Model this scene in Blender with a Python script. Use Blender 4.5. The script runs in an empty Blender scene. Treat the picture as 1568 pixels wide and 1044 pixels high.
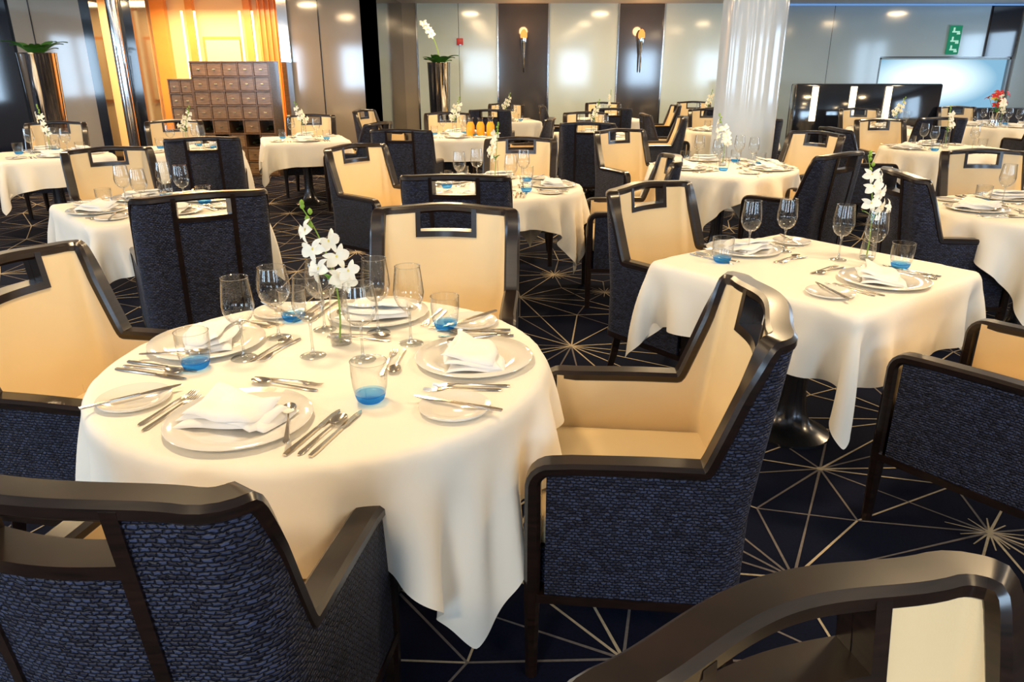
import bpy, bmesh, math, random
import numpy as np
from mathutils import Vector, Matrix, geometry
random.seed(7); np.random.seed(7)
scene=bpy.context.scene
try: scene.view_settings.view_transform='Standard'
except Exception: pass
COL=scene.collection
pi=math.pi
# ------------------------------------------------------------------ materials
def newmat(name):
    m=bpy.data.materials.new(name); m.use_nodes=True
    nt=m.node_tree; nt.nodes.clear()
    out=nt.nodes.new('ShaderNodeOutputMaterial')
    return m,nt,out
def pmat(name,col,rough=.5,metal=0,coat=0,spec=.5,emit=None,es=0,sheen=0,trans=0,noise=0,nscale=8,bump=0,bscale=200,big=0):
    m,nt,out=newmat(name)
    b=nt.nodes.new('ShaderNodeBsdfPrincipled')
    b.inputs['Base Color'].default_value=(*col,1)
    b.inputs['Roughness'].default_value=rough
    b.inputs['Metallic'].default_value=metal
    b.inputs['Coat Weight'].default_value=coat
    b.inputs['Coat Roughness'].default_value=.08
    b.inputs['Specular IOR Level'].default_value=spec
    b.inputs['Sheen Weight'].default_value=sheen
    b.inputs['Transmission Weight'].default_value=trans
    if emit: 
        b.inputs['Emission Color'].default_value=(*emit,1); b.inputs['Emission Strength'].default_value=es
    tc=nt.nodes.new('ShaderNodeTexCoord')
    if noise:
        n=nt.nodes.new('ShaderNodeTexNoise'); n.inputs['Scale'].default_value=nscale; n.inputs['Detail'].default_value=4
        nt.links.new(tc.outputs['Object'],n.inputs['Vector'])
        mx=nt.nodes.new('ShaderNodeMix'); mx.data_type='RGBA'
        mx.inputs[6].default_value=(*[c*(1-noise) for c in col],1); mx.inputs[7].default_value=(*[min(1,c*(1+noise)) for c in col],1)
        nt.links.new(n.outputs['Fac'],mx.inputs[0]); nt.links.new(mx.outputs[2],b.inputs['Base Color'])
    if bump:
        n=nt.nodes.new('ShaderNodeTexNoise'); n.inputs['Scale'].default_value=bscale; n.inputs['Detail'].default_value=2
        nt.links.new(tc.outputs['Object'],n.inputs['Vector'])
        bp=nt.nodes.new('ShaderNodeBump'); bp.inputs['Strength'].default_value=bump; bp.inputs['Distance'].default_value=.002
        nt.links.new(n.outputs['Fac'],bp.inputs['Height']); last=bp
        if big:
            n2=nt.nodes.new('ShaderNodeTexNoise'); n2.inputs['Scale'].default_value=7; n2.inputs['Detail'].default_value=3; n2.inputs['Distortion'].default_value=.6
            nt.links.new(tc.outputs['Object'],n2.inputs['Vector'])
            b2=nt.nodes.new('ShaderNodeBump'); b2.inputs['Strength'].default_value=big; b2.inputs['Distance'].default_value=.012
            nt.links.new(n2.outputs['Fac'],b2.inputs['Height']); nt.links.new(bp.outputs[0],b2.inputs['Normal']); last=b2
        nt.links.new(last.outputs[0],b.inputs['Normal'])
    nt.links.new(b.outputs[0],out.inputs[0])
    return m
def wood(name,c1,c2,rough=.25,coat=.5,scale=(3,3,30)):
    m,nt,out=newmat(name); N=nt.nodes; L=nt.links
    b=N.new('ShaderNodeBsdfPrincipled'); tc=N.new('ShaderNodeTexCoord'); mp=N.new('ShaderNodeMapping'); mp.inputs['Scale'].default_value=scale
    n=N.new('ShaderNodeTexNoise'); n.inputs['Scale'].default_value=4; n.inputs['Detail'].default_value=5
    cr=N.new('ShaderNodeValToRGB'); cr.color_ramp.elements[0].color=(*c1,1); cr.color_ramp.elements[1].color=(*c2,1)
    cr.color_ramp.elements[0].position=.35; cr.color_ramp.elements[1].position=.7
    L.new(tc.outputs['Object'],mp.inputs[0]); L.new(mp.outputs[0],n.inputs['Vector']); L.new(n.outputs['Fac'],cr.inputs[0]); L.new(cr.outputs[0],b.inputs['Base Color'])
    b.inputs['Roughness'].default_value=rough; b.inputs['Coat Weight'].default_value=coat; b.inputs['Coat Roughness'].default_value=.16
    L.new(b.outputs[0],out.inputs[0]); return m
def tweed():
    m,nt,out=newmat('woven_navy_tweed'); N=nt.nodes; L=nt.links
    b=N.new('ShaderNodeBsdfPrincipled'); uv=N.new('ShaderNodeUVMap')
    nz=N.new('ShaderNodeTexNoise'); nz.inputs['Scale'].default_value=85; nz.inputs['Detail'].default_value=2
    L.new(uv.outputs[0],nz.inputs['Vector'])
    add=N.new('ShaderNodeVectorMath'); add.operation='MULTIPLY_ADD'; add.inputs[1].default_value=(.012,.009,0)
    L.new(nz.outputs['Color'],add.inputs[0]); L.new(uv.outputs[0],add.inputs[2])
    br=N.new('ShaderNodeTexBrick'); br.inputs['Scale'].default_value=1.0
    br.inputs['Brick Width'].default_value=.0135; br.inputs['Row Height'].default_value=.0082; br.inputs['Mortar Size'].default_value=.0026; br.inputs['Mortar Smooth'].default_value=1.0
    br.inputs['Color1'].default_value=(.046,.058,.115,1); br.inputs['Color2'].default_value=(.010,.011,.026,1); br.inputs['Mortar'].default_value=(.002,.002,.005,1)
    L.new(add.outputs[0],br.inputs['Vector']); L.new(br.outputs['Color'],b.inputs['Base Color'])
    bp=N.new('ShaderNodeBump'); bp.inputs['Strength'].default_value=.9; bp.inputs['Distance'].default_value=.004; bp.invert=True
    L.new(br.outputs['Fac'],bp.inputs['Height']); L.new(bp.outputs[0],b.inputs['Normal'])
    b.inputs['Roughness'].default_value=.5; b.inputs['Specular IOR Level'].default_value=.4
    L.new(b.outputs[0],out.inputs[0]); return m
def thinglass(name,tint=(.97,.98,.98),edge=(.5,.5,.48),base=.06,gain=.8,power=2.2):
    m,nt,out=newmat(name); N=nt.nodes; L=nt.links
    lw=N.new('ShaderNodeLayerWeight'); lw.inputs[0].default_value=.5
    pw=N.new('ShaderNodeMath'); pw.operation='POWER'; pw.inputs[1].default_value=power
    mu=N.new('ShaderNodeMath'); mu.operation='MULTIPLY_ADD'; mu.inputs[1].default_value=gain; mu.inputs[2].default_value=base; mu.use_clamp=True
    L.new(lw.outputs['Facing'],pw.inputs[0]); L.new(pw.outputs[0],mu.inputs[0])
    p2=N.new('ShaderNodeMath'); p2.operation='POWER'; p2.inputs[1].default_value=2.5; L.new(lw.outputs['Facing'],p2.inputs[0])
    cm=N.new('ShaderNodeMix'); cm.data_type='RGBA'; cm.inputs[6].default_value=(*tint,1); cm.inputs[7].default_value=(*edge,1); L.new(p2.outputs[0],cm.inputs[0])
    t=N.new('ShaderNodeBsdfTransparent'); L.new(cm.outputs[2],t.inputs[0])
    g=N.new('ShaderNodeBsdfGlossy'); g.inputs['Roughness'].default_value=.03
    mx=N.new('ShaderNodeMixShader'); L.new(mu.outputs[0],mx.inputs[0]); L.new(t.outputs[0],mx.inputs[1]); L.new(g.outputs[0],mx.inputs[2])
    L.new(mx.outputs[0],out.inputs[0]); return m
def bluebase():
    m,nt,out=newmat('blue_glass'); N=nt.nodes; L=nt.links
    lw=N.new('ShaderNodeLayerWeight'); lw.inputs[0].default_value=.5
    cm=N.new('ShaderNodeMix'); cm.data_type='RGBA'; cm.inputs[6].default_value=(.55,.86,1,1); cm.inputs[7].default_value=(.06,.36,.85,1); L.new(lw.outputs['Facing'],cm.inputs[0])
    t=N.new('ShaderNodeBsdfTransparent'); L.new(cm.outputs[2],t.inputs[0])
    d=N.new('ShaderNodeBsdfPrincipled'); d.inputs['Base Color'].default_value=(.05,.48,1,1); d.inputs['Roughness'].default_value=.05
    c=N.new('ShaderNodeMixShader'); c.inputs[0].default_value=.20; L.new(t.outputs[0],c.inputs[1]); L.new(d.outputs[0],c.inputs[2])
    L.new(c.outputs[0],out.inputs[0]); return m
def emis(name,col,s):
    m,nt,out=newmat(name); e=nt.nodes.new('ShaderNodeEmission'); e.inputs[0].default_value=(*col,1); e.inputs[1].default_value=s
    nt.links.new(e.outputs[0],out.inputs[0]); return m

M_TWEED=tweed()
M_WOOD=wood('espresso_wood',(.006,.003,.002),(.018,.008,.005),.28,.35)
M_LEATH=pmat('cream_leather',(.77,.61,.36),.42,bump=.15,bscale=350,noise=.05,nscale=5)
M_CLOTH=pmat('linen_tablecloth',(.88,.84,.75),.9,bump=.10,bscale=900,big=.15,spec=.2)
M_NAP=pmat('napkin_linen',(.9,.88,.84),.85,bump=.15,bscale=700)
M_PORC=pmat('white_porcelain',(.82,.79,.72),.10,coat=.7)
M_STEEL=pmat('polished_cutlery',(.70,.63,.53),.2,metal=1)
M_CHROME=pmat('chrome',(.75,.77,.8),.1,metal=1)
M_PED=pmat('dark_metal',(.14,.14,.15),.22,metal=.9)
M_GLASS=thinglass('clear_glass')
M_STEM=thinglass('stem_glass',(.90,.92,.92),(.4,.4,.4),.14,.8,1.6)
M_BLUE=bluebase()
M_PETAL=pmat('orchid_petal',(.9,.88,.76),.6,sheen=.2)
M_YEL=pmat('orchid_lip',(.75,.62,.1),.5)
M_GREEN=pmat('orchid_green',(.20,.36,.03),.45,noise=.3,nscale=30)
M_DGREEN=pmat('leaf_green',(.05,.20,.02),.35,noise=.3)

# ------------------------------------------------------------------ mesh builder
class MB:
    def __init__(s): s.v=[];s.f=[];s.m=[];s.u=[];s.mats=[]
    def mi(s,mat):
        if mat not in s.mats: s.mats.append(mat)
        return s.mats.index(mat)
    def add(s,vs,fs,mat,uvs=None):
        o=len(s.v); s.v+= [tuple(v) for v in vs]; k=s.mi(mat)
        for i,f in enumerate(fs):
            s.f.append([a+o for a in f]); s.m.append(k)
            s.u.append([uvs[a] for a in f] if uvs else [(vs[a][0]+vs[a][1],vs[a][2]) for a in f])
    def box(s,c,d,mat,rz=0,taper=1.0):
        x,y,z=[k/2 for k in d]; vs=[]
        for sz in(-1,1):
            t=1 if sz>0 else taper
            for sx,sy in((-1,-1),(1,-1),(1,1),(-1,1)):
                px,py=sx*x*t,sy*y*t
                vs.append((c[0]+px*math.cos(rz)-py*math.sin(rz),c[1]+px*math.sin(rz)+py*math.cos(rz),c[2]+sz*z))
        s.add(vs,[(0,3,2,1),(4,5,6,7),(0,1,5,4),(1,2,6,5),(2,3,7,6),(3,0,4,7)],mat)
    def rbox(s,c,d,r,mat,seg=3,M=None):
        bm=bmesh.new(); bmesh.ops.create_cube(bm,size=1)
        for v in bm.verts: v.co=Vector((v.co.x*d[0],v.co.y*d[1],v.co.z*d[2]))
        bmesh.ops.bevel(bm,geom=list(bm.edges),offset=r,segments=seg,profile=.5,affect='EDGES')
        bm.verts.index_update()
        if M is not None: vs=[tuple(M@v.co) for v in bm.verts]
        else: vs=[(v.co.x+c[0],v.co.y+c[1],v.co.z+c[2]) for v in bm.verts]
        s.add(vs,[[v.index for v in f.verts] for f in bm.faces],mat); bm.free()
    def lathe(s,prof,mat,seg=24,c=(0,0,0)):
        vs=[];fs=[];n=len(prof)
        for r,z in prof:
            for k in range(seg):
                a=2*pi*k/seg; vs.append((c[0]+r*math.cos(a),c[1]+r*math.sin(a),c[2]+z))
        for i in range(n-1):
            for k in range(seg):
                k2=(k+1)%seg; fs.append((i*seg+k,i*seg+k2,(i+1)*seg+k2,(i+1)*seg+k))
        s.add(vs,fs,mat)
    def tube(s,path,rad,mat,seg=8):
        path=[Vector(p) for p in path]; n=len(path)
        if not hasattr(rad,'__len__'): rad=[rad]*n
        vs=[];fs=[]; up=Vector((0.3,.2,1)).normalized()
        for i,p in enumerate(path):
            t=(path[min(i+1,n-1)]-path[max(i-1,0)]).normalized()
            a=t.cross(up)
            if a.length<.05: a=t.cross(Vector((1,0,0)))
            a.normalize(); b=t.cross(a)
            for k in range(seg):
                g=2*pi*k/seg; vs.append(tuple(p+(a*math.cos(g)+b*math.sin(g))*rad[i]))
        for i in range(n-1):
            for k in range(seg):
                k2=(k+1)%seg; fs.append((i*seg+k,i*seg+k2,(i+1)*seg+k2,(i+1)*seg+k))
        fs.append(list(range(seg))[::-1]); fs.append([(n-1)*seg+k for k in range(seg)])
        s.add(vs,fs,mat)
    def mesh(s,name,sharp=35,smooth=True,recalc=True):
        me=bpy.data.meshes.new(name); me.from_pydata(s.v,[],s.f)
        for m in s.mats: me.materials.append(m)
        me.polygons.foreach_set('material_index',s.m)
        uv=me.uv_layers.new(name='UVMap'); flat=[]
        for u in s.u:
            for a in u: flat+= [a[0],a[1]]
        uv.data.foreach_set('uv',flat)
        if recalc:
            bm=bmesh.new(); bm.from_mesh(me); bmesh.ops.recalc_face_normals(bm,faces=bm.faces); bm.to_mesh(me); bm.free()
        if smooth:
            me.polygons.foreach_set('use_smooth',[True]*len(me.polygons))
            try: me.set_sharp_from_angle(angle=math.radians(sharp))
            except Exception: pass
        me.update(); return me
    def obj(s,name,loc=(0,0,0),rz=0,parent=None,**k):
        return inst(name,s.mesh(name,**k),loc,rz,parent)
def inst(name,me,loc=(0,0,0),rz=0,parent=None,rx=0,ry=0):
    o=bpy.data.objects.new(name,me); COL.objects.link(o); o.location=loc; o.rotation_euler=(rx,ry,rz)
    if parent: o.parent=parent
    return o
def empty(name,loc=(0,0,0),rz=0):
    e=bpy.data.objects.new(name,None); COL.objects.link(e); e.location=loc; e.rotation_euler=(0,0,rz); e.empty_display_size=.1; return e
def sm(a,b,x):
    t=max(0,min(1,(x-a)/(b-a))); return t*t*(3-2*t)

# ------------------------------------------------------------------ chair
hx,yf,Aarm,rc=.287,.27,.42,.065
xc=hx-rc; yc=yf-Aarm; arc=rc*pi/2; Lh=Aarm+arc+xc
def plan(s):
    sg=1
    if s>Lh: s=2*Lh-s; sg=-1
    if s<=Aarm: return sg*hx,yf-s,sg*1.0,0.0
    if s<=Aarm+arc:
        a=(s-Aarm)/rc; return sg*(xc+rc*math.cos(a)),yc-rc*math.sin(a),sg*math.cos(a),-math.sin(a)
    x=xc-(s-Aarm-arc); q=1-(x/xc)**2; y=yc-rc-.030*q*q; d=.120*q*x/xc**2; l=math.hypot(d,1)
    return sg*x,y,sg*d/l,-1/l
RA,RB=.368,.452
def rise(s):
    t=(s-RA)/(RB-RA)
    if t<=0: return 0
    if t>=1: return 1
    k=.16
    if t<k: return t*t/(2*k)/(1-k)
    if t>1-k: return 1-(1-t)**2/(2*k)/(1-k)
    return (t-k/2)/(1-k)
def ztop(s):
    s=min(s,2*Lh-s)
    return .642+.006*sm(0,.3,s)+(.958-.648)*rise(s)+.014*sm(.45,Lh,s)
def S(s,z,o):
    x,y,nx,ny=plan(s); w=sm(.25,.40,min(s,2*Lh-s))
    return (x+nx*o,y+ny*o-.12*max(0,z-.5)*w,z)
def svals(s0,s1):
    out=[s0]; s=s0
    while s<s1-1e-6:
        q=min(s,2*Lh-s); st=.005 if RA-.012<=q<=RB+.012 else .018
        s=min(s1,s+st)
        if s1-s<.003: s=s1
        out.append(s)
    return out
def cbox(mb,s0,s1,z0,z1,o0,o1,mat,ns=None,nz=4):
    sv=svals(s0,s1); ns=len(sv)-1; zf0=z0 if callable(z0) else (lambda s:z0); zf1=z1 if callable(z1) else (lambda s:z1)
    vs=[];uv=[]
    for o in(o0,o1):
        for s in sv:
            for j in range(nz+1):
                z=zf0(s)+(zf1(s)-zf0(s))*j/nz; vs.append(S(s,z,o)); uv.append((s,z))
    n1=(ns+1)*(nz+1); fs=[]; I=lambda l,i,j:l*n1+i*(nz+1)+j
    for i in range(ns):
        for j in range(nz):
            fs.append((I(0,i,j),I(0,i,j+1),I(0,i+1,j+1),I(0,i+1,j))); fs.append((I(1,i,j),I(1,i+1,j),I(1,i+1,j+1),I(1,i,j+1)))
        fs.append((I(0,i,0),I(0,i+1,0),I(1,i+1,0),I(1,i,0))); fs.append((I(0,i,nz),I(1,i,nz),I(1,i+1,nz),I(0,i+1,nz)))
    for j in range(nz):
        fs.append((I(0,0,j),I(1,0,j),I(1,0,j+1),I(0,0,j+1))); fs.append((I(0,ns,j),I(0,ns,j+1),I(1,ns,j+1),I(1,ns,j)))
    mb.add(vs,fs,mat,uv)
def make_chair():
    mb=MB(); sl=.125; OI=-.032; OO=.022
    def zt(s):
        q=min(s,2*Lh-s); return ztop(s)-.012-.025*sm(RA-.004,RA+.008,q)*(1-sm(RB-.008,RB+.004,q))
    for a,b in((.02,Lh-sl-.01),(Lh+sl+.01,2*Lh-.02)):
        cbox(mb,a,b,.27,zt,.004,OO,M_TWEED,nz=6)
        cbox(mb,a,b,.40,zt,OI,.004,M_LEATH,nz=6)
    cbox(mb,Lh-sl+.01,Lh+sl-.01,.27,.84,.004,OO,M_TWEED)
    cbox(mb,Lh-sl-.01,Lh+sl+.01,.40,.845,OI,.004,M_LEATH)
    for c in(Lh-sl,Lh+sl):
        cbox(mb,c-.011,c+.011,.26,zt,.0,OO+.005,M_WOOD)
        cbox(mb,c-.010,c+.010,.838,zt,OI-.005,OO+.005,M_WOOD,nz=2)
    cbox(mb,Lh-sl,Lh+sl,.838,.862,OI-.005,OO+.005,M_WOOD,nz=1)
    cbox(mb,.0,2*Lh,.25,.275,OI+.004,OO+.004,M_WOOD,nz=1)
    z0=ztop(.06); py=yf+.012; R=.045
    half=[((hx,py,z),(1,0),w,t) for z,w,t in((0,.034,.030),(.1,.037,.033),(.27,.046,.04),(.45,.05,.04),(z0-R-.016,.054,.038))]
    for k in range(1,6):
        a=pi/2*k/5; half.append(((hx,py-R+R*math.cos(a),z0-.016-R+R*math.sin(a)),(1,0),.054+.008*k/5,.036-.004*k/5))
    for s in svals(.06,Lh)[1:]:
        x,y,nx,ny=plan(s); p=S(s,ztop(s)-.016,-.005); half.append((p,(nx,ny),.062,.034))
    full=half+[((-p[0],p[1],p[2]),(-n[0],n[1]),w,t) for p,n,w,t in half[::-1][1:]]
    vs=[];fs=[];n=len(full)
    for i,(p,nn,w,t) in enumerate(full):
        a=Vector(full[max(0,i-1)][0]); b=Vector(full[min(n-1,i+1)][0]); T=(b-a).normalized(); Nn=Vector((nn[0],nn[1],0)).normalized()
        D=T.cross(Nn).normalized(); Nn=D.cross(T).normalized(); c=.009; w/=2;t/=2
        for x,y in((w-c,t),(w,t-c),(w,-t+c),(w-c,-t),(-w+c,-t),(-w,-t+c),(-w,t-c),(-w+c,t)):
            vs.append(tuple(Vector(p)+Nn*x+D*y))
    for i in range(n-1):
        for k in range(8):
            k2=(k+1)%8; fs.append((i*8+k,i*8+k2,(i+1)*8+k2,(i+1)*8+k))
    fs.append(list(range(8))); fs.append([(n-1)*8+k for k in range(8)][::-1])
    mb.add(vs,fs,M_WOOD)
    for sx in(-1,1):
        mb.tube([(sx*.235,-.185,.26),(sx*.24,-.205,.13),(sx*.25,-.235,0)],[.027,.023,.018],M_WOOD,4)
    mb.box((0,.255,.325),(.53,.03,.11),M_TWEED)
    mb.box((0,.03,.33),(.5,.42,.09),M_WOOD)
    mb.rbox((0,.035,.42),(.515,.50,.10),.035,M_LEATH,4)
    return mb.mesh('dining_chair',sharp=40)
ME_CHAIR=make_chair()
def chair(x,y,fx,fy): return inst('dining_chair',ME_CHAIR,(x,y,0),math.atan2(fy,fx)-pi/2)
T1=(-.505,1.885)
CH=[(.36,1.785,-.99,.10),(-.615,1.155,.15,.98),(-1.29,2.14,.985,-.17),(-.29,2.83,-.05,-1),
 (.84,3.53,.62,-.78),(1.66,2.19,-.6,.8),(.400,.385,.4,-.92),
 (-1.58,3.68,-.5,.86),(-2.82,5.35,.6,-.8),
 (-.30,4.34,.05,1),(-1.0,5.62,.78,-.6),(.05,6.15,-.1,-1),(.80,5.0,-1,0.05),
 (1.15,7.1,.5,-.87),(2.12,5.42,-.62,.78),(2.6,6.9,-.85,-.5),
 (2.46,4.2,1,-.1),(3.35,5.15,-.1,-1),(3.6,3.4,-.6,.8),
 (-2.72,6.72,-.3,.95),(-3.75,8.5,.4,-.9),(-2.55,9.6,.1,-1),(-4.95,8.2,.3,-.95),(-1.7,8.5,-.9,.3),(-5.2,6.6,.6,.75),
 (-1.05,7.6,.1,1),(-.85,10.1,.1,-1),(.2,9.2,-1,.1),
 (4.3,8.7,.05,-1),(3.45,7.6,1,.1),(4.75,6.75,-.3,1),(5.4,7.6,-1,0),
 (.85,8.6,.1,1),(1.0,10.2,0,-1),(1.85,9.5,-1,.1),(2.9,11.1,0,-1),(2.0,10.1,1,0),(2.9,9.3,0,1),
 (-.1,13.0,0,-1),(-.3,11.4,.1,1),(1.6,13.4,0,-1),(1.5,11.8,0,1),(3.3,13.8,0,-1),(3.3,12.2,0,1),(.75,12.5,1,0),(2.45,12.7,-1,0),
 (5.2,11.3,0,-1),(5.2,9.5,0,1),(7.0,11.9,0,-1),(7.0,10.1,0,1),(6.8,9.4,0,-1),(6.6,7.7,.2,1),(7.7,8.5,-1,0),
 (-6.9,9.4,.4,-.9),(-6.2,7.8,-.4,.9),(-1.9,11.0,.9,-.3)]

# ------------------------------------------------------------------ tablecloth simulation
H=.75
RT=.605
def sim_cloth(kind,size,dim,seed,N=65,steps=190,iters=12,name='tablecloth'):
    rng=np.random.RandomState(seed)
    lin=np.linspace(-size/2,size/2,N); P=np.zeros((N,N,3)); P[...,0]=lin[:,None]; P[...,1]=lin[None,:]; P[...,2]=H+.012
    P+=rng.randn(N,N,3)*np.array([.0008,.0008,.0015]); V=P.copy(); h=size/(N-1)
    con=[]
    for s in(0,1):
        n=(N-s)//2
        con.append((np.s_[s:s+2*n:2,:],np.s_[s+1:s+2*n:2,:],h,1.0)); con.append((np.s_[:,s:s+2*n:2],np.s_[:,s+1:s+2*n:2],h,1.0))
    for s in(0,1):
        n=(N-s)//2; ra=slice(s,s+2*n,2); rb=slice(s+1,s+2*n,2)
        con.append(((ra,slice(0,N-1)),(rb,slice(1,N)),h*2**.5,.3)); con.append(((ra,slice(1,N)),(rb,slice(0,N-1)),h*2**.5,.3))
    def pairs2(off,k):
        idx=[i for i in range(N-k) if i%(2*k) in off]; return np.array(idx),np.array(idx)+k
    for k,st in((2,.2),(4,.10)):
        for off in(tuple(range(k)),tuple(range(k,2*k))):
            a,b=pairs2(off,k); con.append(((a,slice(None)),(b,slice(None)),k*h,st)); con.append(((slice(None),a),(slice(None),b),k*h,st))
    def collide(P,Q):
        x=P[...,0];y=P[...,1];z=P[...,2]
        dz=np.maximum(0,H-z-.02)
        if kind=='round':
            r=np.sqrt(x*x+y*y)+1e-9; lim=dim-np.minimum(.12,.3*dz); pen=lim-r
            ins=(pen>0)&(z<H)
            top=ins&((H-z)<=pen); side=ins&~top
            k=np.where(side,lim/r,1); P[...,0]*=k; P[...,1]*=k
        else:
            lim=dim-np.minimum(.12,.3*dz); px=lim-abs(x); py=lim-abs(y); pen=np.minimum(px,py)
            ins=(pen>0)&(z<H); top=ins&((H-z)<=pen); side=ins&~top
            sx=side&(px<=py); sy=side&~sx
            P[...,0]=np.where(sx,np.sign(x)*lim,P[...,0]); P[...,1]=np.where(sy,np.sign(y)*lim,P[...,1])
        P[...,2]=np.where(top,H,P[...,2])
        ft=top[...,None]; P[...,:2]=np.where(ft,P[...,:2]*.4+Q[...,:2]*.6,P[...,:2])
    for st in range(steps):
        damp=.985 if st<steps*.6 else .93
        Q=P.copy(); P=P+(P-V)*damp; P[...,2]-=.0016
        V=Q
        for it in range(iters):
            for a,b,r,k in con:
                A=P[a];B=P[b]; d=B-A; l=np.sqrt((d*d).sum(-1,keepdims=True))+1e-9; c=d*((1-r/l)*.5*k); P[a]=A+c; P[b]=B-c
            collide(P,Q)
    vs=P.reshape(-1,3); vs[:,2]=np.where(vs[:,2]>H-.004,H+.001,vs[:,2])
    fs=[(i*N+j,(i+1)*N+j,(i+1)*N+j+1,i*N+j+1) for i in range(N-1) for j in range(N-1)]
    mb=MB(); mb.add([tuple(v) for v in vs],fs,M_CLOTH)
    me=mb.mesh(name,sharp=180,recalc=False); return me
ME_CR=sim_cloth('round',1.54,RT,3)
ME_CR1=sim_cloth('round',1.575,RT,9,N=73)
ME_CS=sim_cloth('square',1.42,.475,5,N=73)
def mk_tabletop(kind):
    mb=MB()
    if kind=='round': mb.lathe([(0,.70),(RT-.04,.70),(RT-.025,.71),(RT-.025,.73),(RT-.035,.738),(0,.738)],M_WOOD,48)
    else: mb.rbox((0,0,.717),(.88,.88,.038),.012,M_WOOD,2)
    return mb.mesh('tabletop')
def mk_ped():
    mb=MB(); mb.lathe([(0,.0),(.17,.0),(.17,.012),(.13,.03),(.085,.06),(.065,.11),(.058,.16),(.052,.2),(.052,.62),(.07,.68),(.16,.70),(0,.70)],M_PED,32)
    return mb.mesh('pedestal')
ME_TR,ME_TS,ME_PED=mk_tabletop('round'),mk_tabletop('square'),mk_ped()
def table(kind,x,y,deg,cloth=None):
    e=empty('dining_table',(x,y,0),math.radians(deg))
    inst('tabletop',ME_TR if kind=='round' else ME_TS,parent=e); inst('pedestal',ME_PED,parent=e)
    c=inst('tablecloth',cloth or (ME_CR if kind=='round' else ME_CS),parent=e)
    if y<5: md=c.modifiers.new('s','SUBSURF'); md.levels=1; md.render_levels=1
    return e

# ------------------------------------------------------------------ tableware
def mk_wine(h=.225,rb=.040):
    mb=MB(); 
    mb.lathe([(0,.004),(.012,.005),(.034,.002),(.036,.0)],M_STEM,28)
    mb.lathe([(.011,.004),(.005,.014),(.0035,.03),(.0035,.085),(.006,.098),(.012,.105)],M_STEM,12)
    b=.1; prof=[(.003,b),(.018,b+.004),(.031,b+.018),(.039,b+.038),(.041,b+.055),(.038,b+.085),(.033,h)]
    mb.lathe([(r*rb/.04,z) for r,z in prof],M_GLASS,28)
    mb.lathe([(.033*rb/.04+.0006,h-.001),(.033*rb/.04+.0012,h+.0008),(.033*rb/.04-.0006,h+.0008)],M_STEM,28)
    return mb.mesh('wine_glass',sharp=60)
def mk_tumbler():
    mb=MB()
    mb.lathe([(0,.001),(.026,.001),(.032,.006),(.0355,.015),(.0375,.024)],M_BLUE,28)
    mb.lathe([(0,.014),(.026,.015),(.034,.02)],M_BLUE,28)
    mb.lathe([(.0375,.024),(.041,.04),(.0435,.07),(.0435,.103)],M_GLASS,28)
    mb.lathe([(.0441,.102),(.0446,.1036),(.0428,.1036)],M_STEM,28)
    return mb.mesh('water_tumbler',sharp=60)
def mk_plate(R,rise,name):
    mb=MB(); mb.lathe([(0,.0),(R*.6,.0),(R*.66,.003),(R*.98,rise-.003),(R,rise),(R*.985,rise+.0025),(R*.68,.008),(R*.62,.0055),(0,.005)],M_PORC,48)
    return mb.mesh(name,sharp=60)
def flat_prof(mb,prof,z,th,mat):
    vs=[];n=len(prof)
    for y,w,zo in prof:
        vs+=[(-w,y,z+zo),(w,y,z+zo),(w*.8,y,z+zo+th),(-w*.8,y,z+zo+th)]
    fs=[]
    for i in range(n-1):
        for k in range(4):
            k2=(k+1)%4; fs.append((i*4+k,i*4+k2,(i+1)*4+k2,(i+1)*4+k))
    fs+=[(0,1,2,3),tuple((n-1)*4+k for k in(3,2,1,0))]
    mb.add(vs,fs,mat)
def mk_knife():
    mb=MB(); flat_prof(mb,[(-.12,.005,0),(-.10,.007,0),(-.05,.0055,0),(-.005,.0045,0),(.01,.005,0)],.0005,.004,M_STEEL)
    flat_prof(mb,[(.005,.0035,.001),(.03,.0075,.001),(.08,.0085,.001),(.10,.005,.001),(.108,.001,.001)],.0005,.0015,M_STEEL); return mb.mesh('table_knife')
def mk_fork():
    mb=MB(); flat_prof(mb,[(-.10,.003,0),(-.09,.0075,0),(-.06,.0055,.001),(0,.0025,.004),(.035,.0025,.005),(.05,.009,.003),(.062,.0105,.001)],.0005,.0022,M_STEEL)
    for k in range(4):
        x=-.0084+k*.0056; mb.tube([(x,.060,.003),(x,.078,.001),(x,.096,.004)],[.0016,.0014,.0009],M_STEEL,5)
    return mb.mesh('table_fork')
def mk_spoon():
    mb=MB(); flat_prof(mb,[(-.10,.003,0),(-.09,.0075,0),(-.06,.0055,.001),(0,.0025,.004),(.035,.0025,.004)],.0005,.0022,M_STEEL)
    vs=[];fs=[];n=8;s=16
    vs.append((0,.063,.0))
    for i in range(1,n+1):
        r=i/n
        for k in range(s):
            a=2*pi*k/s; vs.append((.0175*r*math.cos(a),.063+.029*r*math.sin(a),.0075*r*r+.0006))
    for k in range(s): fs.append((0,1+k,1+(k+1)%s))
    for i in range(n-1):
        for k in range(s): fs.append((1+i*s+k,1+(i+1)*s+k,1+(i+1)*s+(k+1)%s,1+i*s+(k+1)%s))
    mb.add(vs,fs,M_STEEL); return mb.mesh('table_spoon',recalc=False)
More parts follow.
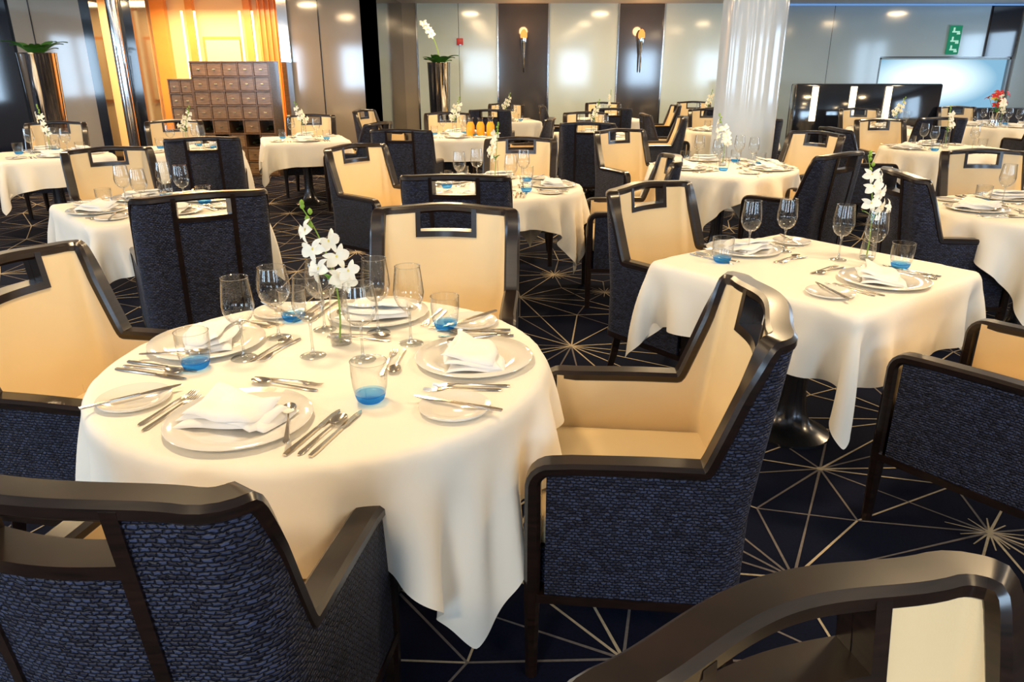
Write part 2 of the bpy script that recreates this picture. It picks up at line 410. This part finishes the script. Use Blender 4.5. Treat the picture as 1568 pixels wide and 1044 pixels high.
def mk_napkin(seed):
    rng=random.Random(seed); mb=MB()
    for lay in range(3):
        nx,ny=20,14; vs=[]
        sx=.104-.008*lay; sy=.068-.005*lay; ph=rng.random()*6; rot=rng.uniform(-.2,.2); ox=rng.uniform(-.01,.01)
        for l in(0,1):
            for i in range(nx+1):
                for j in range(ny+1):
                    a=i/nx*2-1;b=j/ny*2-1
                    x=a*sx*(1+.2*(b*.5+.5)*(1 if a>0 else .2)); y=b*sy*(1-.18*a)+.012*math.sin(a*2+ph)
                    xx=x*math.cos(rot)-y*math.sin(rot)+ox; yy=x*math.sin(rot)+y*math.cos(rot)
                    ed=min(1-abs(a),1-abs(b)); th=.011*min(1,max(0,ed)*4)**.5
                    base=.003+lay*.010+.005*math.sin(a*3.2+ph)*math.cos(b*2.2+ph)+.003*math.sin(5*a+2*b)+ (.009*lay*max(0,b))
                    vs.append((xx,yy,max(.001,base)+(th+.0012)*l))
        n1=(nx+1)*(ny+1);I=lambda l,i,j:l*n1+i*(ny+1)+j;fs=[]
        for i in range(nx):
            for j in range(ny):
                fs.append((I(0,i,j),I(0,i,j+1),I(0,i+1,j+1),I(0,i+1,j)));fs.append((I(1,i,j),I(1,i+1,j),I(1,i+1,j+1),I(1,i,j+1)))
            for j in(0,ny): fs.append((I(0,i,j),I(0,i+1,j),I(1,i+1,j),I(1,i,j)))
        for j in range(ny):
            for i in(0,nx): fs.append((I(0,i,j),I(1,i,j),I(1,i,j+1),I(0,i,j+1)))
        mb.add(vs,fs,M_NAP)
    return mb.mesh('folded_napkin',sharp=70)
def flower(mb,c,nrm,size,mat,rng):
    n=Vector(nrm).normalized(); a=n.cross(Vector((0,0,1)));
    if a.length<.1:a=Vector((1,0,0))
    a.normalize(); b=n.cross(a); c=Vector(c); r0=rng.random()*.5
    for k,(ang,ln,wd) in enumerate([(90,1,.46),(215,.95,.44),(325,.95,.44),(15,1.05,.8),(165,1.05,.8)]):
        g=math.radians(ang)+r0; d=a*math.cos(g)+b*math.sin(g); w=n.cross(d); vs=[];fs=[];m=6
        for i in range(m+1):
            t=i/m; ww=wd*size*.5*math.sin(pi*min(1,t*.9+.08))**.7; cup=.22*size*math.sin(t*2.2)-.25*size*t*t
            for q in(-1,0,1): vs.append(tuple(c+d*(t*size)+w*(ww*q)+n*(cup+(.08*size if q else 0)+ (.01*size if k>2 else 0))))
        for i in range(m):
            for q in(0,1): fs.append((i*3+q,i*3+q+1,(i+1)*3+q+1,(i+1)*3+q))
        mb.add(vs,fs,mat)
    mb.lathe([(0,.0),(size*.12,size*.05),(size*.1,size*.2),(0,size*.28)],M_YEL,8,c=tuple(c-Vector((0,0,size*.12))))
def mk_orchid(seed,hs=1.0):
    rng=random.Random(seed); mb=MB()
    mb.lathe([(0,.003),(.028,.003),(.031,.008),(.030,.05),(.027,.10),(.024,.15),(.0255,.17)],M_GLASS,24)
    mb.lathe([(0,.004),(.026,.005),(.028,.015),(.0,.018)],M_STEM,20)
    mb.lathe([(.0262,.169),(.0268,.171),(.0245,.171)],M_STEM,24)
    path=[];N=16
    X=lambda t:-.004+.05*t-.125*t*t
    for i in range(N+1):
        t=i/N; path.append((X(t),.01*math.sin(3*t),.02+t*.39*hs-.01*t*t))
    mb.tube(path,[.003-.0015*i/N for i in range(N+1)],M_GREEN,7)
    for i,sd in ((7.5,1),(8.6,-1),(9.8,1),(10.8,-1),(12,1),(12.8,-1)):
        t=i/N; p=(X(t)+sd*.024,.012*sd+rng.uniform(-.01,.012)-.012,.02+t*.39*hs+rng.uniform(-.008,.008)); 
        flower(mb,p,(sd*.6+rng.uniform(-.4,.4),-1+rng.uniform(-.3,.6),.2+rng.uniform(-.3,.3)),.037*(1.1-.3*max(0,t-.5)),M_PETAL,rng)
    for (dx,dy,z) in((.040,-.02,.225),(.025,.012,.185)):
        flower(mb,(dx,dy,z),(.5,-1,.3),.034,M_PETAL,rng)
    for i in(13.4,14.2,15,15.6,16):
        t=i/N; p=Vector((X(t)+rng.uniform(-.012,.012),0,.02+t*.39*hs)); r=.0085*(1.7-t*.9)
        mb.lathe([(0,-r*1.3),(r*.8,-r*.6),(r,.0),(r*.7,r*.8),(0,r*1.4)],M_GREEN,10,c=tuple(p))
    for (ang,ln) in((.4,.08),(2.6,.07)):
        vs=[];fs=[]
        for i in range(8):
            t=i/7; w=.009*math.sin(pi*(t*.9+.08)); d=Vector((math.cos(ang),math.sin(ang),0)); s=Vector((-d.y,d.x,0)); c=Vector((0,0,.17))+d*ln*t*.7+Vector((0,0,ln*(t-.5*t*t)))
            for q in(-1,0,1): vs.append(tuple(c+s*w*q-Vector((0,0,.004*(1-abs(q))))))
        for i in range(7):
            for q in(0,1): fs.append((i*3+q,i*3+q+1,(i+1)*3+q+1,(i+1)*3+q))
        mb.add(vs,fs,M_DGREEN)
    return mb.mesh('orchid_bud_vase',recalc=False,sharp=60)
ME_WG,ME_WG2,ME_TB=mk_wine(.23,.043),mk_wine(.215,.048),mk_tumbler()
ME_CP,ME_BP=mk_plate(.162,.014,'charger_plate'),mk_plate(.085,.010,'bread_plate')
ME_KN,ME_FK,ME_SP=mk_knife(),mk_fork(),mk_spoon()
ME_NP=[mk_napkin(i) for i in range(3)]
ME_OR=[mk_orchid(3),mk_orchid(8,1.08)]
ZT=H+.0025
def setting(cx,cy,deg,r=.40,glasses=True,rng=random):
    a=math.radians(deg); o=Vector((math.cos(a),math.sin(a))); f=-o; R=Vector((f.y,-f.x)); c=Vector((cx,cy)); rz=math.atan2(f.y,f.x)-pi/2
    def P(rad,lat,z=0): q=c+o*rad+R*lat; return (q.x,q.y,ZT+z)
    j=lambda s:rng.uniform(-s,s)
    inst('charger_plate',ME_CP,P(r,0))
    inst('folded_napkin',rng.choice(ME_NP),P(r-.01+j(.01),-.01+j(.01),.009),rz+j(.5)+.3)
    inst('table_spoon',ME_SP,P(r,.125,.015),rz+.45+j(.1),ry=-.08)
    inst('bread_plate',ME_BP,P(r-.03,-.315))
    inst('table_knife',ME_KN,P(r-.03,-.31,.0125),rz-.5+j(.15))
    inst('table_fork',ME_FK,P(r-.02,-.208),rz+j(.04)); 
    inst('table_fork',ME_FK,P(r+.0,-.182),rz+j(.04))
    inst('table_knife',ME_KN,P(r-.01,.185),rz+j(.03)); inst('table_spoon',ME_SP,P(r,.212),rz+j(.03)); inst('table_knife',ME_KN,P(r-.02,.237),rz+j(.03))
    inst('table_spoon',ME_SP,P(r-.205,-.02),rz+pi/2+j(.06)); inst('table_fork',ME_FK,P(r-.182-.05,-.02),rz-pi/2+j(.06))
    if glasses:
        inst('water_tumbler',ME_TB,P(r-.17+j(.005),.235)); inst('wine_glass',ME_WG,P(r-.20,.13)); 

# ------------------------------------------------------------------ front tables
table('round',*T1,0,cloth=ME_CR1)
for d in(-106,0,162,80): setting(*T1,d,.40,glasses=False)
for dx,dy in((-.34,-.06),(.165,-.27),(.30,.26),(-.19,.34)): inst('water_tumbler',ME_TB,(T1[0]+dx,T1[1]+dy,ZT))
for dx,dy,k in((-.235,.01,0),(-.19,.18,1),(-.05,.03,0),(.095,.0,1),(.21,.13,0),(-.07,.25,1),(.10,.22,0)): inst('wine_glass',(ME_WG,ME_WG2)[k],(T1[0]+dx,T1[1]+dy,ZT))
inst('orchid_bud_vase',ME_OR[0],(T1[0]+.01,T1[1]+.12,ZT))
T2=(1.22,2.92)
table('square',*T2,37)
setting(*T2,-53,.30,glasses=False); setting(*T2,127,.33,glasses=False)
for u,v in((1.02,3.12),(1.19,3.17),(1.37,3.02),(1.45,2.90)): inst('wine_glass',ME_WG,(u,v,ZT))
inst('water_tumbler',ME_TB,(.87,2.98,ZT)); inst('water_tumbler',ME_TB,(1.56,2.88,ZT))
inst('orchid_bud_vase',ME_OR[1],(1.49,3.02,ZT),.3)
# ------------------------------------------------------------------ other tables
OT=[('square',-2.1,4.35,42,(-48,132,42,222),False),
    ('round',-.12,5.12,20,(-95,90,0,150),True),
    ('round',1.75,6.25,10,(100,-40,210,10),True),
    ('round',3.05,4.2,15,(180,90,-60),False),
    ('square',-3.3,7.7,30,(-60,120,30),True),
    ('square',-2.4,8.8,20,(110,-70),True),
    ('square',-4.4,7.2,40,(50,130,-50),True),
    ('square',-.7,9.3,10,(100,-80,10),True),
    ('round',4.4,7.7,0,(90,180,-60),True),
    ('square',1.0,9.4,0,(90,-90,0),True),
    ('round',2.9,10.2,0,(90,200,0),True),
    ('square',-.1,12.2,15,(90,-90),True),
    ('square',1.6,12.6,15,(90,-90),True),
    ('square',3.3,13.0,0,(90,-90),True),
    ('round',5.2,10.4,0,(90,180,0),True),
    ('round',7.0,11.0,0,(90,180,0,-90),True),
    ('square',6.8,8.6,20,(110,200,-70),True),
    ('square',-6.6,8.6,30,(60,150),True)]
rg=random.Random(11)
for k,x,y,dg,angs,fl in OT:
    table(k,x,y,dg)
    for a in angs:
        setting(x,y,a,.40 if k=='round' else .31,rng=rg)
    if fl: inst('orchid_bud_vase',rg.choice(ME_OR),(x,y,ZT),rg.random()*6)
for c in CH: chair(*c)

# ------------------------------------------------------------------ room
M_CARP=pmat('navy_carpet',(.005,.007,.020),.95,noise=.5,nscale=120,bump=.4,bscale=500,spec=.1)
M_LINE=pmat('carpet_star_thread',(.47,.39,.27),.95,noise=.35,nscale=60,spec=.1)
M_LINE2=pmat('carpet_star_thread_dim',(.17,.15,.14),.95,noise=.3,nscale=60,spec=.1)
def carpet():
    mb=MB(); mb.add([(-10.6,-3.3,0),(10.4,-3.3,0),(10.4,15.2,0),(-10.6,15.2,0)],[(0,1,2,3)],M_CARP)
    pts=[(.302,1.576),(.886,1.916),(1.65,2.158),(1.234,2.59),(.344,3.99),(.8,4.6),(-.35,1.2)]
    rr=random.Random(4); dx=.72
    for i in range(-16,17):
        for j in range(-5,26):
            x=(i+(.5 if j%2 else 0))*dx+rr.uniform(-.12,.12); y=j*dx*.866+rr.uniform(-.12,.12)
            if all((x-a)**2+(y-b)**2>.50**2 for a,b in pts[:7]) and -10.3<x<10.1 and -3<y<15: pts.append((x,y))
    res=geometry.delaunay_2d_cdt([Vector(p) for p in pts],[],[],0,1e-5)
    P=res[0]; E=res[1]; F=res[2]
    def strip(a,b,w0,w1,mat,z=.002):
        d=(b-a); 
        if d.length<1e-4: return
        d.normalize(); n=Vector((-d.y,d.x))
        q=[a+n*w0/2,a-n*w0/2,b-n*w1/2,b+n*w1/2]; mb.add([(p.x,p.y,z) for p in q],[(0,1,2,3)],mat)
    nb={}; cen={}
    for a,b in E:
        A,B=P[a],P[b]
        if (B-A).length>1.35: continue
        nb.setdefault(a,[]).append(B-A); nb.setdefault(b,[]).append(A-B)
        bright=rr.random()<.6; m=M_LINE if bright else M_LINE2; mid=(A+B)/2
        strip(A,mid,.010,.006,m); strip(mid,B,.006,.010,m)
    for fi,f in enumerate(F):
        C=sum((P[i] for i in f),Vector((0,0)))/3; C+=Vector((rr.uniform(-.05,.05),rr.uniform(-.05,.05)))
        if max((P[i]-C).length for i in f)>.9: continue
        cen[fi]=C
        for i in f:
            m=M_LINE if rr.random()<.5 else M_LINE2
            strip(P[i],C,.009,.007,m,.0016); nb.setdefault(i,[]).append(C-P[i])
    em={}
    for fi,f in enumerate(F):
        if fi not in cen: continue
        for k in range(3):
            key=tuple(sorted((f[k],f[(k+1)%3]))); em.setdefault(key,[]).append(fi)
    for key,v in em.items():
        if len(v)==2 and rr.random()<.55: strip(cen[v[0]],cen[v[1]],.007,.007,M_LINE2 if rr.random()<.5 else M_LINE,.0012)
    for i,vs in nb.items():
        c=P[i]; mb.add([(c.x+.014*math.cos(t*pi/4),c.y+.014*math.sin(t*pi/4),.0024) for t in range(8)],[tuple(range(8))],M_LINE)
        if rr.random()<.3:
            angs=sorted(math.atan2(v.y,v.x) for v in vs)
            for k in range(len(angs)):
                a=angs[k]; b=angs[(k+1)%len(angs)]
                if b<a:b+=2*pi
                if .4<b-a:
                    g=(a+b)/2; strip(c,c+Vector((math.cos(g),math.sin(g)))*rr.uniform(.08,.14),.008,.004,M_LINE,.0018)
    me=mb.mesh('floor',smooth=False,recalc=False); return inst('floor',me)
carpet()
M_CEIL=pmat('ceiling_paint',(.62,.60,.58),.6)
M_WALLW=pmat('pearl_lacquer_panel',(.70,.80,.75),.14,coat=.8,noise=.05,nscale=.6)
M_WALLG=pmat('bluegrey_lacquer',(.33,.41,.45),.14,coat=.9,noise=.15,nscale=.5)
M_NICHE=pmat('bronze_mirror_niche',(.075,.07,.075),.10,coat=1,noise=.3,nscale=1)
M_TAUPE=pmat('taupe_glass_panel',(.36,.30,.23),.08,coat=1,noise=.2,nscale=.7)
M_DARK=pmat('dark_lacquer',(.012,.014,.022),.08,coat=.9)
M_CREAMW=pmat('lit_cream_wall',(.85,.68,.42),.5)
M_AMBER=pmat('amber_wood_panel',(.75,.32,.08),.35,coat=.3,noise=.25,nscale=3)
M_ORW=emis('warm_light_strip',(1,.62,.25),4)
M_FRAME=pmat('window_frame',(.5,.5,.5),.4)
W0,W1,Y0,Y1,ZC=-10.5,10.3,-3.2,15.0,2.66
mb=MB(); mb.box(((W0+W1)/2,(Y0+Y1)/2,ZC+.05),(W1-W0+.4,Y1-Y0+.4,.1),M_CEIL); mb.obj('ceiling',smooth=False)
mb=MB()
WX0,WX1,WZ0,WZ1=7.0,9.5,.75,1.72
for x0,x1,z0,z1 in((-2.05,WX0,0,ZC),(WX1,W1,0,ZC),(WX0,WX1,0,WZ0),(WX0,WX1,WZ1,ZC)):
    mb.box(((x0+x1)/2,Y1+.1,(z0+z1)/2),(x1-x0,.2,z1-z0),M_NICHE)
def pan(x0,x1,mat,y=Y1,th=.05,z0=.0,z1=ZC): mb.box(((x0+x1)/2,y-th/2,(z0+z1)/2),(x1-x0,th,z1-z0),mat)
pan(-2.05,-1.8,M_TAUPE); pan(-1.77,-.28,M_WALLW); pan(.70,1.98,M_WALLW); pan(2.86,4.05,M_WALLW); pan(4.6,WX0-.02,M_WALLG); pan(WX0-.02,8.9,M_WALLG,z0=WZ1+.02); pan(WX0-.02,8.9,M_WALLG,z1=WZ0-.02); pan(8.95,9.5,M_DARK,z0=WZ1+.02)
pan(9.55,10.3,M_WALLG)
for x in(-1.785,-.265,.685,1.995,2.845,4.065): pan(x-.012,x+.012,M_CHROME,th=.07)
for x in(-1.0,6.0): pan(x-.004,x+.004,M_DARK,th=.052)
mb.obj('wall_back',smooth=False)
def glarepane():
    # window glare painted into the pane: bright off-centre spot fading to blue
    m,nt,out=newmat('painted_glare_pane'); N=nt.nodes; L=nt.links
    tc=N.new('ShaderNodeTexCoord'); mp=N.new('ShaderNodeMapping'); mp.inputs['Scale'].default_value=(.75,0,1.9); mp.inputs['Location'].default_value=(.15,0,-.15)
    gr=N.new('ShaderNodeTexGradient'); gr.gradient_type='SPHERICAL'; cr=N.new('ShaderNodeValToRGB')
    e=cr.color_ramp.elements; e[0].color=(.16,.32,.45,1); e[0].position=.0; e[1].color=(.85,1,1,1); e[1].position=.75
    em=N.new('ShaderNodeEmission'); em.inputs[1].default_value=1.6
    L.new(tc.outputs['Object'],mp.inputs[0]); L.new(mp.outputs[0],gr.inputs[0]); L.new(gr.outputs['Fac'],cr.inputs[0]); L.new(cr.outputs[0],em.inputs[0]); L.new(em.outputs[0],out.inputs[0]); return m
M_FRB=pmat('window_frame_blue',(.20,.27,.32),.3)
mb=MB(); mb.box((0,.05,0),(2.5,.02,.97),glarepane())
for x in(-1.235,1.235): mb.box((x,-.02,0),(.03,.08,.97),M_FRB)
for z in(-.47,.47): mb.box((0,-.02,z),(2.5,.08,.03),M_FRB)
mb.obj('window_8',(8.25,Y1+.05,1.235),smooth=False)
mb=MB(); mb.box((-2.15,13.5,ZC/2),(.2,3.2,ZC),M_DARK); mb.obj('wall_return',smooth=False)
mb=MB(); Y=12.0
def lp(x0,x1,mat,y=Y,th=.15,z0=0,z1=ZC): mb.box(((x0+x1)/2,y+th/2,(z0+z1)/2),(x1-x0,th,z1-z0),mat)
lp(-10.5,-7.55,M_DARK); lp(-7.5,-6.45,M_TAUPE); lp(-6.45,-6.3,M_DARK,th=.25); lp(-5.98,-5.62,M_DARK,th=.5,y=11.85)
mb.lathe([(.09,0),(.09,ZC)],M_CHROME,20,c=(-5.86,11.82,0))
lp(-3.5,-3.35,M_CHROME,th=.2,y=11.95); lp(-3.35,-2.2,M_TAUPE); lp(-2.25,-2.05,M_DARK,th=.3,y=11.9)
lp(-6.3,-3.4,M_DARK,z0=2.6,z1=ZC)
for x in(-7.2,-2.9): lp(x-.006,x+.006,M_DARK,y=11.99,th=.02)
mb.obj('wall_left_section',smooth=True)
mb=MB()
mb.box((-4.8,14.1,ZC/2),(3.4,.1,ZC),M_CREAMW); mb.box((-6.4,13.1,ZC/2),(.1,2.0,ZC),M_CREAMW); mb.box((-3.3,13.1,ZC/2),(.1,2.0,ZC),M_AMBER)
for x,w,m in((-6.15,.25,M_AMBER),(-5.60,.12,M_AMBER),(-4.6,.12,M_AMBER),(-4.15,.55,M_AMBER),(-3.6,.2,M_CREAMW)):
    mb.box((x,14.0,ZC/2),(w,.14,ZC),m)
for i in range(6): mb.box((-4.38+i*.09,13.9,ZC/2),(.02,.04,ZC),M_AMBER)
mb.box((-5.1,14.02,1.5),(.7,.04,1.1),M_AMBER); mb.box((-5.1,13.99,1.5),(.6,.03,1.0),M_CREAMW)
for x in(-5.72,-5.5,-4.72,-4.5,-3.75): mb.box((x,13.91,ZC/2),(.03,.04,ZC-.4),M_ORW)
mb.obj('wall_alcove',smooth=False)
M_CAB=wood('walnut_cabinet',(.09,.045,.02),(.20,.11,.05),.3,.5); M_CAB2=wood('walnut_drawer',(.15,.085,.04),(.28,.17,.09),.25,.6); M_BRASS=pmat('brass',(.8,.55,.25),.25,metal=1); M_BOT=pmat('dark_bottle',(.01,.02,.01),.1,coat=.5)
mb=MB()
def rack(x0,x1,z1,nx,nz):
    w=x1-x0
    mb.box(((x0+x1)/2,.22,z1/2),(w,.03,z1),M_CAB)
    for i in range(nx+1): mb.box((x0+w*i/nx,0,z1/2),(.018,.46,z1),M_CAB)
    for j in range(nz+1): mb.box(((x0+x1)/2,-.002,.02+(z1-.03)*j/nz),(w+.02,.465,.018),M_CAB)
    for i in range(nx):
        for j in range(nz):
            cx=x0+w*(i+.5)/nx; cz=.02+(z1-.03)*(j+.5)/nz
            if j in(2,3) and (i+j)%2:
                mb.tube([(cx,.18,cz-.03),(cx,-.05,cz-.03),(cx,-.11,cz-.03),(cx,-.21,cz-.03)],[.04,.04,.015,.015],M_BOT,10)
            else: mb.box((cx,-.212,cz),(w/nx-.03,.02,(z1-.03)/nz-.03),M_CAB2); mb.box((cx,-.23,cz),(.04,.015,.012),M_BRASS)
rack(-.70,.42,1.62,5,8); rack(-1.05,-.72,1.38,2,7)
mb.obj('wine_buffet_cabinet',(-3.92,11.5,0),smooth=False)
def area(name,loc,rot,sx,sy,power,col,shape='RECTANGLE'):
    l=bpy.data.lights.new(name,'AREA'); l.shape=shape; l.size=sx; 
    if shape in('RECTANGLE','ELLIPSE'): l.size_y=sy
    l.energy=power; l.color=col; o=bpy.data.objects.new(name,l); COL.objects.link(o); o.location=loc; o.rotation_euler=rot; return o
M_WALLP=pmat('taupe_wall_paint',(.22,.19,.16),.5)
WN=[0]
def win_wall(name,horizontal,pos,a0,a1,wins,z0,z1,inward,power):
    mb=MB(); cur=a0
    def bx(u0,u1,zz0,zz1):
        c=(u0+u1)/2; d=u1-u0
        if horizontal: mb.box((c,pos,(zz0+zz1)/2),(d,.2,zz1-zz0),M_WALLP)
        else: mb.box((pos,c,(zz0+zz1)/2),(.2,d,zz1-zz0),M_WALLP)
    for c,w in wins:
        bx(cur,c-w/2,0,ZC); bx(c-w/2,c+w/2,0,z0); bx(c-w/2,c+w/2,z1,ZC); cur=c+w/2
    bx(cur,a1,0,ZC); mb.obj(name,smooth=False)
    for i,(c,w) in enumerate(wins):
        f=MB(); t=.05; WN[0]+=1
        if WN[0]==8: WN[0]=9
        for q in(-1,0,1):
            p=c+q*(w/2-t/2)
            f.box((p,pos,(z0+z1)/2) if horizontal else (pos,p,(z0+z1)/2),((t if q else .03,.12,z1-z0) if horizontal else (.12,t if q else .03,z1-z0)),M_FRAME)
        for z in(z0+t/2,z1-t/2): f.box((c,pos,z) if horizontal else (pos,c,z),((w,.12,t) if horizontal else (.12,w,t)),M_FRAME)
        f.obj('window_%d'%WN[0],smooth=False)
        if horizontal: area('window_daylight',(c,pos-.09,(z0+z1)/2),(pi/2*(1),0,0),w,z1-z0,power,(.55,.77,1.0))
        else:
            s=1 if inward>0 else -1
            area('window_daylight',(pos-.09*s,c,(z0+z1)/2),(0,-pi/2*s,0),z1-z0,w,power,(.55,.77,1.0))
win_wall('wall_front',True,Y0-.1,W0,W1,[(-8.0,1.5),(-5.3,1.3),(-1.4,1.4),(2.6,1.3),(5.5,1.3),(8.4,1.3)],.85,2.3,1,100)
win_wall('wall_left',False,W0-.1,Y0,12.0,[(1,2.2),(4.8,2.2),(8.8,2.2)],.85,2.3,1,110)
win_wall('wall_right',False,W1+.1,Y0,Y1,[(7,2.2),(12.5,2.2)],.85,2.3,-1,90)
M_BULB=emis('downlight_glow',(1,.78,.5),6)
ml=MB(); ml.lathe([(.11,0),(.11,-.012),(.085,-.012),(.08,-.004)],M_CHROME,24); ml.lathe([(0,-.004),(.08,-.004)],M_BULB,24); ME_DL=ml.mesh('ceiling_downlight')
for X in(-7.2,-3.8,-.9,1.9,5.0,8.3):
    for Yy in(-1.0,2.3,5.6,9.0,12.6):
        if X<-2.2 and Yy>12: continue
        inst('ceiling_downlight',ME_DL,(X,Yy,ZC))
        area('downlight_lamp',(X,Yy,ZC-.02),(0,0,0),.35,.35,37 if Yy<3 else 55,(1,.72,.40),'DISK')
area('alcove_lamp',(-4.9,13.0,2.5),(0,0,0),2.2,1.2,140,(1,.68,.34))
area('alcove_front_lamp',(-4.3,10.9,2.6),(0,0,0),1.2,.8,80,(1,.6,.25))
M_PIL=pmat('white_gloss_column',(.66,.74,.82),.14,coat=.7)
mb=MB(); vs=[];fs=[];n=64
for z in(0,ZC):
    for k in range(n):
        a=2*pi*k/n; r=.33*(1-.03*abs(math.sin(a*5))**.6); vs.append((r*math.cos(a),r*math.sin(a),z))
for k in range(n): fs.append((k,(k+1)%n,n+(k+1)%n,n+k))
mb.add(vs,fs,M_PIL); mb.lathe([(.36,0),(.36,.1),(.34,.12),(.33,.12)],M_CHROME,48); mb.obj('column',(2.45,8.1,0),sharp=25)
M_AGL=emis('amber_glass_glow',(1,.36,.08),1.6)
mb=MB(); mb.lathe([(0,-.4),(.012,-.38),(.02,-.1),(.045,.12),(.06,.2),(.055,.22)],M_CHROME,16); mb.lathe([(.055,.2),(.065,.24),(.06,.30),(.035,.35),(0,.37)],M_AGL,16)
mb.box((0,.07,.1),(.03,.14,.03),M_CHROME); me=mb.mesh('wall_sconce')
for x in(.22,2.42):
    inst('wall_sconce',me,(x,14.86,1.85))
    l=bpy.data.lights.new('sconce_lamp','POINT'); l.energy=8; l.color=(1,.5,.2); l.shadow_soft_size=.08; o=bpy.data.objects.new('sconce_lamp',l); COL.objects.link(o); o.location=(x,14.55,2.2)
M_SG=emis('sign_green',(.02,.22,.12),1.0); M_SW=emis('sign_white',(.45,.8,.65),1.0); M_RED=pmat('alarm_red',(.7,.03,.02),.4)
mb=MB(); mb.box((0,0,0),(.22,.03,.5),M_SG)
for z,w in((.14,.14),(-.02,.15),(-.17,.13)):
    mb.box((0,-.018,z),(w,.01,.025),M_SW); mb.box((-.04,-.018,z+.04),(.03,.01,.07),M_SW); mb.box((.05,-.018,z-.03),(.06,.01,.03),M_SW)
mb.obj('exit_sign',(8.30,14.92,2.03),smooth=False)
mb=MB(); mb.rbox((0,0,0),(.12,.05,.12),.01,M_RED); mb.lathe([(0,-.05),(.04,-.05),(.04,-.06),(0,-.06)],M_CHROME,12); mb.obj('fire_alarm_call_point',(-.98,14.92,2.0))
M_STR=emis('booth_light_strip',(1,.8,.5),3)
mb=MB(); mb.rbox((5.6,12.3,.65),(2.3,.25,1.3),.03,M_DARK,2)
for x in(4.75,5.35,5.9): mb.box((x,12.16,1.0),(.09,.03,.52),M_STR)
mb.obj('booth_divider')
mb=MB(); mb.rbox((0,0,.45),(2.2,.3,.9),.03,M_DARK,2); mb.rbox((0,-.35,.25),(2.2,.5,.45),.04,M_LEATH,3); mb.obj('banquette_seat',(8.2,13.2,0))
def floor_vase(name,x,y,h,r,seed,orch):
    rr=random.Random(seed); mb=MB(); mb.lathe([(0,0),(r*.75,0),(r*.78,.05),(r,h-.02),(r*1.03,h),(r*.9,h),(r*.86,h-.1),(0,h-.12)],M_CHROME,32)
    for k in range(12):
        a=rr.random()*6.28; ln=rr.uniform(.3,.5)*(1 if not orch else .8); d=Vector((math.cos(a),math.sin(a),0)); s=Vector((-d.y,d.x,0)); vs=[];fs=[]
        for i in range(9):
            t=i/8; w=.075*math.sin(pi*(t*.92+.05)); c=Vector((0,0,h-.1))+d*ln*t*.9+Vector((0,0,ln*(1.2*t-.7*t*t)))
            for q in(-1,0,1): vs.append(tuple(c+s*w*q+Vector((0,0,.012*abs(q)))))
        for i in range(8):
            for q in(0,1): fs.append((i*3+q,i*3+q+1,(i+1)*3+q+1,(i+1)*3+q))
        mb.add(vs,fs,M_DGREEN)
    if orch:
        pth=[(.02-.25*t*t,0,h-.1+.85*t-.15*t*t) for t in[i/10 for i in range(11)]]; mb.tube(pth,.007,M_GREEN,6)
        for i in range(7,11): flower(mb,(pth[i][0],-.03,pth[i][2]),(rr.uniform(-.5,.5),-1,.2),.07,M_PETAL,rr)
    mb.obj(name,(x,y,0),recalc=False,sharp=60)
floor_vase('tall_planter_vase',-6.5,10.8,1.72,.24,1,False)
floor_vase('tall_planter_vase',-1.22,13.1,1.62,.19,2,True)
M_OJ=pmat('orange_juice',(.95,.42,.02),.2)
mb=MB(); mb.lathe([(0,.001),(.045,.001),(.05,.02),(.05,.12),(.03,.165)],M_OJ,20); mb.lathe([(.03,.165),(.028,.19),(.036,.21)],M_GLASS,20); me=mb.mesh('juice_carafe')
for x in(-.50,-.38,-.26): inst('juice_carafe',me,(x,9.22,ZT))
mb=MB(); mb.lathe([(0,0),(.06,0),(.07,.02),(.05,.12),(.07,.2)],M_CHROME,20); rr=random.Random(5)
M_RF=pmat('red_petal',(.55,.02,.03),.5)
for k in range(16):
    a=rr.random()*6.28; r=rr.random()*.16; p=(r*math.cos(a),r*math.sin(a),.3+rr.random()*.16); mb.tube([(0,0,.15),p],.003,M_DGREEN,5); flower(mb,p,(math.cos(a),math.sin(a)-.6,.8),.06,[M_RF,M_PETAL,M_RF,M_YEL][k%4],rr)
mb.obj('flower_arrangement',(6.75,10.75,ZT),recalc=False)
M_CEILGLOW=emis('blue_ceiling_glow',(.2,.4,.8),.8)  # glowing strip added to give the ceiling edge its bluish tint
mb=MB(); mb.box((7.2,14.85,2.63),(5.6,.05,.03),M_CEILGLOW); mb.obj('ceiling_glow_strip_1',smooth=False)
w=bpy.data.worlds.new('world'); scene.world=w; w.use_nodes=True
bg=w.node_tree.nodes['Background']; bg.inputs[0].default_value=(.65,.8,1,1); bg.inputs[1].default_value=.6
cam=bpy.data.cameras.new('camera'); cam.sensor_width=36; cam.lens=1150/1600*36; cam.clip_start=.05
co=bpy.data.objects.new('camera',cam); COL.objects.link(co); co.location=(0,0,1.5); co.rotation_euler=(math.radians(90-20.2),0,0); scene.camera=co
